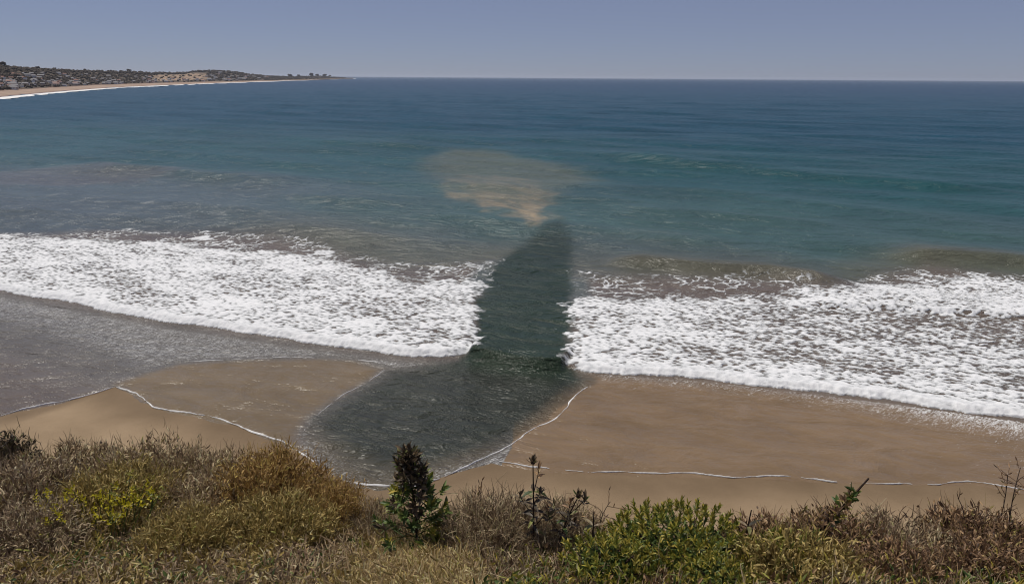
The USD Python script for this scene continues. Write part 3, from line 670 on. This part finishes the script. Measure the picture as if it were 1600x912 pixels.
# --- right: dark scrub
RB = dict(leaf='plum_brown', leaf_w=(.012, .024), leaf_len=(.04, .08), prof='leaf')
brush('scrub_a', 'brown_scrub', 'brown leafy scrub at the foot of the leaning branch on the right', 'bush', spot(1225, 5.1), 0, 1030, R=.55, Hh=.30, n=46, per=110, **RB)
brush('scrub_b', 'brown_scrub', 'rust and green leaved scrub just right of the leaning branch', 'bush', spot(1330, 5.25), 0, 1031, R=.55, Hh=.33, n=46, per=110, **RB)
brush('pink_b', 'brown_scrub', 'pale twiggy scrub between the leaning branch and the right corner', 'bush', spot(1440, 5.2), 0, 1032, R=.6, Hh=.27, n=46, per=120, leaf='dry_pink', leaf_w=(.008, .016))
brush('scrub_a', 'brown_scrub', 'dark brown scrub rising at the right edge', 'bush', spot(1560, 5.3), 90, 0, scale=1.08)
brush('scrub_b', 'brown_scrub', 'brown scrub in the bottom right corner', 'bush', spot(1590, 4.7), 190, 0, scale=.85)
brush('scrub_a', 'brown_scrub', 'brown and olive scrub along the bottom edge left of the right corner', 'bush', spot(1440, 4.6), 220, 0, scale=.8)
brush('olive_b', 'brown_scrub', 'olive leafy scrub at the bottom under the leaning branch', 'bush', spot(1270, 4.55), 0, 1034, R=.5, Hh=.36, n=40, per=110, leaf='dry_olive', leaf_w=(.012, .02), prof='leaf')
# --- middle: pale bare twigs
brush('twig_a', 'twiggy_bush', 'pale bare twiggy bush right of the conical dark shrub', 'bush', spot(765, 5.55), 0, 1040, R=.55, Hh=.50, n=50, per=90, leaf='dry_pink', leaf_w=(.005, .009), leaf_len=(.07, .15), prof='twig')
brush('twig_a', 'twiggy_bush', 'bare twiggy bush filling the gap behind the tall seed stalk', 'bush', spot(870, 5.5), 100, 0, scale=.85)
brush('twig_a', 'twiggy_bush', 'bare pinkish twigs between the orange bush and the conical shrub', 'bush', spot(585, 5.7), 200, 0, scale=.72)
# --- green
leafy('green_a', 'green_bush', 'large round bright green leafy bush right of centre', 'bush', spot(1068, 4.95), 0, 1050, .70, .60, .44, 300, ln=(.035, .062), w=(.011, .017), per=20)
leafy('green_b', 'green_bush', 'low green leafy bush at the bottom left of the large green bush', 'bush', spot(955, 4.65), 0, 1051, .40, .40, .33, 120, ln=(.035, .062), w=(.011, .017), per=18)
leafy('green_c', 'leafy_plant', 'small yellow green plant under the right side of the scrub, beside the leaning branch', 'plant', spot(1235, 4.75), 0, 1052, .26, .26, .36, 60)
leafy('green_b', 'green_bush', 'low green plants at the bottom right of the large green bush', 'bush', spot(1140, 4.45), 140, 0, scale=.75)
# --- conical dark shrub
def cone_shrub(loc):
    t = thing('conical_shrub', 'dark conical shrub with plum tips and green lower leaves standing alone before the pool', 'shrub', loc)
    rng = np.random.default_rng(1100)
    Hc = 1.0
    axis = lambda q: np.array([-.03 + .02 * math.sin(q * 5), .02, 0]) * q + np.array([0, 0, Hc * q])
    obj('stem', tube([axis(q) for q in np.linspace(0, 1, 12)], [.018, .004], 6), 'dark_bark', t)
    n = 110
    for i in range(n):
        q = .04 + .96 * ((i + .5) / n) ** .9
        ph = i * 2.39996
        rad = .52 * (1 - q) ** 1.05 * (.60 + .4 * rng.random()) * (.55 + .8 * float(vn(3 * q, ph * .35, 95))) + .03
        c = axis(q)
        tip = c + np.array([math.cos(ph) * rad, math.sin(ph) * rad, .06 + .05 * rng.random()])
        D = unit(np.array([math.cos(ph), math.sin(ph), .75 + .9 * q]))
        m = join(tube(curve3(c - [0, 0, .05], (c + tip) / 2, tip, 4), [.005, .003], 3), rosette(tip, D, rng, 12, (.055, .10), (.022, .036), 1.05, 'leaf'))
        g = 'dark_plum' if q > .62 + rng.normal(0, .16) else ('deep_green' if rng.random() < .62 else 'fresh_green')
        obj('sprig', m, g, t)
    return t
cone_shrub(spot(650, 5.3))

# --- tall seed stalk
def stalk(name, label, loc, Hs, lean, seed, head=True, pairs=8, leafcol='dark_plum', group=None, side=0):
    t = thing(name, label, 'plant', loc)
    rng = np.random.default_rng(seed)
    top = np.array([lean[0], lean[1], Hs])
    c = curve3((0, 0, -.05), top * [.25, .25, .55], top, 14)
    obj('stem', tube(c, [.010, .005], 6), 'dark_bark', t)
    at = lambda q: np.array([np.interp(q, np.linspace(0, 1, 14), c[:, k]) for k in range(3)])
    for i in range(pairs):
        q = .12 + .58 * i / max(1, pairs - 1)
        for s_ in (0, 1, 2):
            ph = i * 1.3 + s_ * 2.1 + rng.normal(0, .2)
            D = np.array([math.cos(ph), math.sin(ph), .5 + rng.normal(0, .15)])
            obj('leaf', ribbons([at(q)], [D], rng.uniform(.10, .17), rng.uniform(.028, .044), -.9, rng, 'leaf', side=np.array([[0, 0, 1.0]])), leafcol if rng.random() < .75 else 'deep_green', t)
    for i in range(side):
        q = .35 + .45 * i / max(1, side); a0 = at(q); ph = i * 2.4 + .3
        a1 = a0 + np.array([math.cos(ph) * .13, math.sin(ph) * .08, .17])
        b_ = obj('side_branch', tube(curve3(a0, (a0 + a1) / 2 + [0, 0, -.03], a1, 6), [.006, .003], 4), 'dark_bark', t)
        obj('sprig', rosette(a1, np.array([0.1, 0, 1.0]), rng, 11, (.05, .09), (.018, .030), 1.2, 'leaf'), leafcol if i % 3 else 'plum_brown', b_)
    if head:
        n = 16
        ph = np.arange(n) * 2.39996; e_ = np.linspace(.2, 1.5, n)
        D = np.stack([np.sin(e_) * np.cos(ph), np.sin(e_) * np.sin(ph), np.cos(e_)], 1)
        hd = obj('seed_head', trimesh_ball(top + [0, 0, .012], .022), 'dark_bark', t)
        for k in range(n):
            obj('bract', ribbons([top + D[k] * .015], [D[k]], rng.uniform(.05, .075), rng.uniform(.014, .022), .9, rng, 'leaf', side=np.array([[0.1, 0, 1.0]])), 'dark_plum', hd)
    return t
def trimesh_ball(p, r):
    m = trimesh.creation.icosphere(1, r); return np.hstack([np.array(m.vertices) * [1, 1, 1.2] + p, np.full((len(m.vertices), 1), .3)]), np.array(m.faces)
stalk('seed_stalk', 'tall thin stalk with a dark round seed head right of centre', spot(835, 5.35), .98, (-.02, .0), 1200, pairs=10, side=4)
stalk('leafy_stalk', 'shorter dark leafy stalk leaning right beside the seed stalk', spot(868, 5.3), .66, (.19, .0), 1201, head=True, pairs=8, side=6)
stalk('leafy_stalk', 'little dark stem poking up left of the large green bush', spot(928, 5.25), .52, (.0, .0), 1202, head=False, pairs=4)
stalk('leafy_stalk', 'little brown stem at the right shoulder of the large green bush', spot(1168, 5.2), .56, (.03, .0), 1203, head=False, pairs=3)

# --- leaning branch on the right
def leaning(loc):
    t = thing('leaning_branch', 'long leafy branch leaning up to the right out of the scrub', 'branch', loc)
    rng = np.random.default_rng(1300)
    top = np.array([.62, .1, .86])
    c = curve3((-.02, 0, 0), (.24, .02, .38), top, 18)
    obj('stem', tube(c, [.020, .008], 6), 'dark_bark', t)
    for i in range(44):
        q = .06 + .80 * (i / 43) ** 1.0
        p = np.array([np.interp(q, np.linspace(0, 1, 18), c[:, k]) for k in range(3)])
        ph = i * 2.39996; sz = (1 - q) ** .6
        D = unit(np.array([math.cos(ph) * .8 + .25, math.sin(ph) * .8, .8]))
        obj('sprig', rosette(p + D * .09 * sz, D, rng, 7, (.04 + .04 * sz, .06 + .06 * sz), (.020, .034), 1.0, 'leaf'), 'yellow_tip' if rng.random() < .22 else ('plum_brown' if rng.random() < .6 else 'deep_green'), t)
    return t
leaning(spot(1240, 5.05))

# --- thin stems against the sand at the right
def thin_stem(name, label, loc, seed, Hs, n=14):
    t = thing(name, label, 'plant', loc)
    rng = np.random.default_rng(seed)
    top = np.array([rng.normal(0, .06), 0, Hs])
    c = curve3((0, 0, 0), (rng.normal(0, .08), 0, Hs * .5), top, 10)
    obj('stem', tube(c, [.007, .003], 4), 'bark', t)
    for i in range(n):
        q = rng.uniform(.3, 1); p = np.array([np.interp(q, np.linspace(0, 1, 10), c[:, k]) for k in range(3)])
        D = unit(rng.normal(0, 1, 3) + [0, 0, 1.1])
        e = p + D * rng.uniform(.06, .16)
        obj('twig', join(tube(curve3(p, (p + e) / 2 + rng.normal(0, .015, 3), e, 4), .003, 3), ribbons([e, (p + e) / 2], [D, D + rng.normal(0, .6, 3)], [.05, .04], [.014, .012], .4, rng, 'leaf')), 'plum_brown', t)
for i, (u, y, Hs, lab) in enumerate([(1495, 5.5, .62, 'thin dry stem with tiny leaves in front of the end of the foam line'), (1560, 5.6, .82, 'tall thin twig near the right edge, reaching over the foam line'),
                                     (1592, 5.5, .92, 'thin leafy twig at the very right edge'), (1405, 5.5, .5, 'short dry twig over the pale scrub on the right'), (1525, 5.3, .55, 'thin twig standing between two taller ones near the right edge'),
                                     (1195, 5.3, .46, 'dry rust coloured twig just left of the leaning branch'), (745, 5.75, .62, 'bare forked twig above the pale twiggy bush'), (950, 5.45, .55, 'dry twig on the sand side left of the large green bush')]):
    thin_stem('dry_weed', lab, spot(u, y), 1400 + i, Hs)

# --- yellow flowers in the left brush
def flowers(loc, seed, label, n=34, R=.58):
    t = thing('flowering_plant', label, 'plant', loc)
    rng = np.random.default_rng(seed)
    for i in range(n):
        a = rng.uniform(0, 6.28); r = R * math.sqrt(rng.random()); p = np.array([r * math.cos(a), r * math.sin(a) * .8, rng.uniform(.38, .56)])
        obj('stem', tube(curve3((p[0] * .5, p[1] * .5, 0), p * [.8, .8, .6], p, 5), .004, 3), 'deep_green', t)
        obj('flower_spray', join(*[rosette(p + rng.normal(0, .03, 3), unit(rng.normal(0, .4, 3) + [0, -.2, 1]), rng, 6, (.02, .04), (.010, .018), 1.1, 'oval') for _ in range(3)]), 'yellow_flower' if rng.random() < .72 else 'fresh_green', t)
flowers(spot(150, 5.35, 830), 1500, 'patch of small bright yellow flowers in the left brush')
flowers(spot(205, 5.5, 830), 1501, 'sparse yellow flowers to the upper right of the main yellow patch', 10, .3)

# --- low growth that nobody could count
def tuft(path, seed, leaf, n, ln, w, prof, R=.16, up=.8):
    rng = np.random.default_rng(seed)
    P = np.stack([rng.normal(0, R * .5, n), rng.normal(0, R * .5, n), rng.uniform(-.02, .10, n)], 1)
    D = unit(rng.normal(0, .9, (n, 3)) + [0, 0, up])
    m, pv = leaf_tint(ribbons(P, D, rng.uniform(*ln, n), rng.uniform(*w, n), rng.normal(.6, 1.3, n), rng, prof))
    g = usdkit.mesh(stage, path, m, L + leaf)
    UsdGeom.PrimvarsAPI(g).CreatePrimvar('tint', T.FloatArray, 'vertex').Set(Vt.FloatArray.FromNumpy(pv['tint'].astype(np.float32)))
def scatter(name, label, cat, kinds, pts, seed, smin=.7, smax=1.4):
    pi = UsdGeom.PointInstancer.Define(stage, '/World/' + name)
    UsdGeom.Scope.Define(stage, f'/World/{name}/kinds')
    for i, k in enumerate(kinds):
        tuft(f'/World/{name}/kinds/tuft_{i:03d}', seed + i, *k)
        pi.CreatePrototypesRel().AddTarget(f'/World/{name}/kinds/tuft_{i:03d}')
    rng = np.random.default_rng(seed)
    n = len(pts)
    pi.CreateProtoIndicesAttr(Vt.IntArray.FromNumpy(rng.integers(0, len(kinds), n).astype(np.int32)))
    pi.CreatePositionsAttr(Vt.Vec3fArray.FromNumpy(pts.astype(np.float32)))
    a = rng.uniform(0, 6.28, n)
    pi.CreateOrientationsAttr(Vt.QuathArray([Gf.Quath(float(math.cos(q / 2)), 0, 0, float(math.sin(q / 2))) for q in a]))
    pi.CreateScalesAttr(Vt.Vec3fArray.FromNumpy(np.repeat(rng.uniform(smin, smax, (n, 1)), 3, 1).astype(np.float32)))
    keys(pi.GetPrim(), label, cat, kind='stuff')
def field(n, seed, x0, x1, y0, cond):
    rng = np.random.default_rng(seed)
    x = rng.uniform(x0, x1, n); y = rng.uniform(0, 1, n); y = y0 + (lip(x) + .5 - y0) * y
    k = cond(x, y, rng)
    x, y = x[k], y[k]
    return np.stack([x, y, bluff(x, y)], 1)
GR = [('dry_grey', 130, (.03, .07), (.009, .017), 'leaf'), ('dry_olive', 130, (.03, .065), (.010, .018), 'leaf'), ('dry_pink', 130, (.04, .08), (.007, .013), 'blade'), ('plum_brown', 90, (.03, .06), (.010, .018), 'leaf'), ('deep_green', 60, (.03, .06), (.010, .018), 'leaf'), ('dry_olive', 90, (.05, .10), (.010, .018), 'blade'), ('dry_grey', 90, (.07, .14), (.006, .010), 'twig')]
LE = [('deep_green', 50, (.05, .09), (.014, .024), 'leaf'), ('plum_brown', 60, (.05, .09), (.010, .02), 'leaf'), ('dry_pink', 70, (.07, .15), (.006, .010), 'twig'), ('fresh_green', 40, (.05, .08), (.012, .02), 'leaf')]
ST = [('straw', 110, (.06, .14), (.007, .013), 'blade'), ('straw', 100, (.05, .11), (.007, .014), 'blade'), ('dry_olive', 70, (.06, .14), (.008, .014), 'blade')]
def straw_zone(x, y):
    return (np.abs(x + .95 - .25 * (5 - y)) < .55 + .25 * (vn(x * 2, y * 2, 99) - .5)) & (y < 5.6)
scatter('dry_grass', 'tangle of dry grass and low brush covering the slope on the left', 'grass', GR, field(2600, 61, -9, -.6, 2.6, lambda x, y, r: ~straw_zone(x, y)), 71)
scatter('ground_cover', 'low mixed leafy and twiggy growth covering the slope on the right', 'ground cover', LE, field(2300, 62, -.8, 8.5, 2.6, lambda x, y, r: ~straw_zone(x, y)), 81)
scatter('straw_grass', 'pale straw coloured grass in front of the conical shrub', 'grass', ST, field(3000, 63, -2.4, .6, 2.6, lambda x, y, r: straw_zone(x, y)), 91, .6, 1.1)

# ------------------------------------------------------------------ houses and trees on the far coast
for nm, c in (('house_white', (.62, .59, .54)), ('house_tan', (.42, .34, .27)), ('roof_grey', (.20, .19, .19)), ('roof_red', (.26, .13, .09)), ('window_dark', (.04, .05, .06))):
    mat(nm, {'p': ('principled_bsdf', {'base_color': c, 'roughness': .8})}, [])
def box(x0, y0, z0, x1, y1, z1):
    m = trimesh.creation.box((x1 - x0, y1 - y0, z1 - z0)); m.apply_translation(((x0 + x1) / 2, (y0 + y1) / 2, (z0 + z1) / 2)); return np.array(m.vertices), np.array(m.faces)
def gable(w, d, z, h_, over=.5):
    a, b = w / 2 + over, d / 2 + over
    v = np.array([[-a, -b, z], [a, -b, z], [a, b, z], [-a, b, z], [-a, 0, z + h_], [a, 0, z + h_]])
    return v, np.array([[0, 1, 5], [0, 5, 4], [2, 3, 4], [2, 4, 5], [0, 4, 3], [1, 2, 5], [0, 3, 2], [0, 2, 1]])
GROUPS = {'a': ('small white house with grey roof among the dark trees of the far hillside', 'white houses on the far hillside', 'house_white', 'roof_grey'),
          'b': ('small white house with reddish roof among the dark trees of the far hillside', 'red roofed houses on the far hillside', 'house_white', 'roof_red'),
          'c': ('small tan house with grey roof among the dark trees of the far hillside', 'tan houses on the far hillside', 'house_tan', 'roof_grey')}
hp = {}
def house(kind, loc, rz, sc):
    lab, grp, wm, rm = GROUPS[kind]
    if kind in hp: return copy(hp[kind], 'hillside_house', lab, 'house', loc, rz, grp, sc)
    t = thing('hillside_house', lab, 'house', loc, rz, grp, sc); hp[kind] = t
    obj('wall', box(-6, -4, -4, 6, 4, 4.5), wm, t); obj('roof', gable(12, 8, 4.52, 2.2), rm, t)
    for x in (-4, -1.2, 1.6, 4.2):
        obj('window', box(x - .7, -4.06, 1.6, x + .7, -3.98, 3.2), 'window_dark', t)
rng = np.random.default_rng(900)
n = 0
while n < 190:
    u = rng.uniform(-60, 1) if n < 14 else 430 * rng.random() ** 1.25 
    k = 1 + rng.beta(1.3, 2.2) * .72 + .03
    if 240 < u < 320 and k > 1.3: continue
    p = coast_at([[k, u]])[0]
    dist_ = float(np.hypot(p[0], p[1]))
    face = math.degrees(math.atan2(-p[0], p[1]))
    house(str(rng.choice(['a', 'a', 'b', 'c', 'c'])), p, face + rng.normal(0, 35), rng.uniform(.42, .85) * (1 if dist_ < 2500 else 1.4))
    n += 1
def crown_mesh(seed, r=1.0):
    m = trimesh.creation.icosphere(2, r); v = np.array(m.vertices)
    k = .72 + .75 * (fbm(v[:, 0] * 1.7 + 9 * seed, v[:, 1] * 1.7 + v[:, 2] * 2.1, 3, 950 + seed) - .25)
    v = v * k[:, None] * [1, 1, .85]
    return v, np.array(m.faces)
leafmat('far_foliage', [(0, (.10, .083, .066)), (1, (.13, .108, .086))], .1, .9, .1)
leafmat('far_scrub', [(0, (.11, .09, .072)), (1, (.15, .12, .095))], .1, .9, .1)
pi = UsdGeom.PointInstancer.Define(stage, '/World/hillside_trees'); UsdGeom.Scope.Define(stage, '/World/hillside_trees/kinds')
for i, mm in enumerate(('far_foliage', 'far_foliage', 'far_scrub', 'far_foliage', 'far_scrub')):
    usdkit.mesh(stage, f'/World/hillside_trees/kinds/tree_{i:03d}', crown_mesh(i), L + mm, smooth=True)
    pi.CreatePrototypesRel().AddTarget(f'/World/hillside_trees/kinds/tree_{i:03d}')
N = 4500
u = np.concatenate([rng.uniform(-420, 0, 1200), 540 * rng.random(N - 1200) ** 1.1]); k = 1.05 + .95 * rng.random(N) ** .8
keep = ~((u > 240) & (u < 325) & (k > 1.15) & (k < 1.75) & (rng.random(N) < .9)) 
u, k = u[keep], k[keep]
P = coast_at(np.stack([k, u], 1)); N = len(P)
sc = rng.uniform(1.5, 3.6, N) * np.clip(np.linalg.norm(P[:, :2], axis=1) / 2200, 1, 1.8)
P[:, 2] += sc * .35
pi.CreateProtoIndicesAttr(Vt.IntArray.FromNumpy(rng.integers(0, 5, N).astype(np.int32)))
pi.CreatePositionsAttr(Vt.Vec3fArray.FromNumpy(P.astype(np.float32)))
pi.CreateScalesAttr(Vt.Vec3fArray.FromNumpy(np.repeat(sc[:, None], 3, 1).astype(np.float32)))
pi.CreateOrientationsAttr(Vt.QuathArray([Gf.Quath(float(math.cos(q)), 0, 0, float(math.sin(q))) for q in rng.uniform(0, 3.14, N)]))
keys(pi.GetPrim(), 'dark scrub and trees covering the hills of the far coast', 'woodland', kind='stuff')
# single trees that break the skyline
tp = None
for i, (u_, k_, h_) in enumerate([(12, 1.97, 13), (2, 1.95, 9), (63, 1.98, 9), (90, 1.98, 8), (137, 1.98, 9), (205, 1.98, 14), (455, 1.9, 30), (468, 1.9, 24), (487, 1.9, 42), (496, 1.9, 30), (507, 1.9, 34), (515, 1.9, 26)]):
    p = coast_at([[k_, u_]])[0] - [0, 0, .28 * h_]
    far = u_ > 400
    lab = 'dark tree on the low point at the far end of the coast' if far else 'dark round tree standing on the skyline of the far hills'
    grp = 'trees on the low point' if far else 'trees on the far skyline'
    if tp is None:
        tp = thing('skyline_tree', lab, 'tree', p, 0, grp, h_ / 10)
        obj('trunk', tube([(0, 0, -1), (.1, 0, 3), (.2, .1, 6)], [.5, .3], 6), 'dark_bark', tp)
        r2 = np.random.default_rng(4); vv = []
        for _ in range(9):
            cv, cf = crown_mesh(int(r2.integers(0, 5)), r2.uniform(1.4, 2.4)); vv.append((cv + np.array([r2.normal(0, 1.7), r2.normal(0, 1.7), 6.2 + r2.normal(0, 1.2)]), cf))
        cv, cf = join(*vv)
        obj('crown', (cv, cf), 'far_foliage', tp, smooth=True)
    else:
        copy(tp, 'skyline_tree', lab, 'tree', p, 40 * i, grp, h_ / 10)

# ------------------------------------------------------------------ sea air
usdkit.material(stage, L + 'sea_haze', {'v': ('principled_volume', {'color': (0.80, 0.87, 0.97), 'density': 3.2e-5, 'anisotropy': 0.2})}, [], volume='v.volume')
obj('haze', box(-60000, -60000, -7, 60000, 60000, 130), 'sea_haze', kind='stuff', label='thin sea haze over the bay', cat='haze')
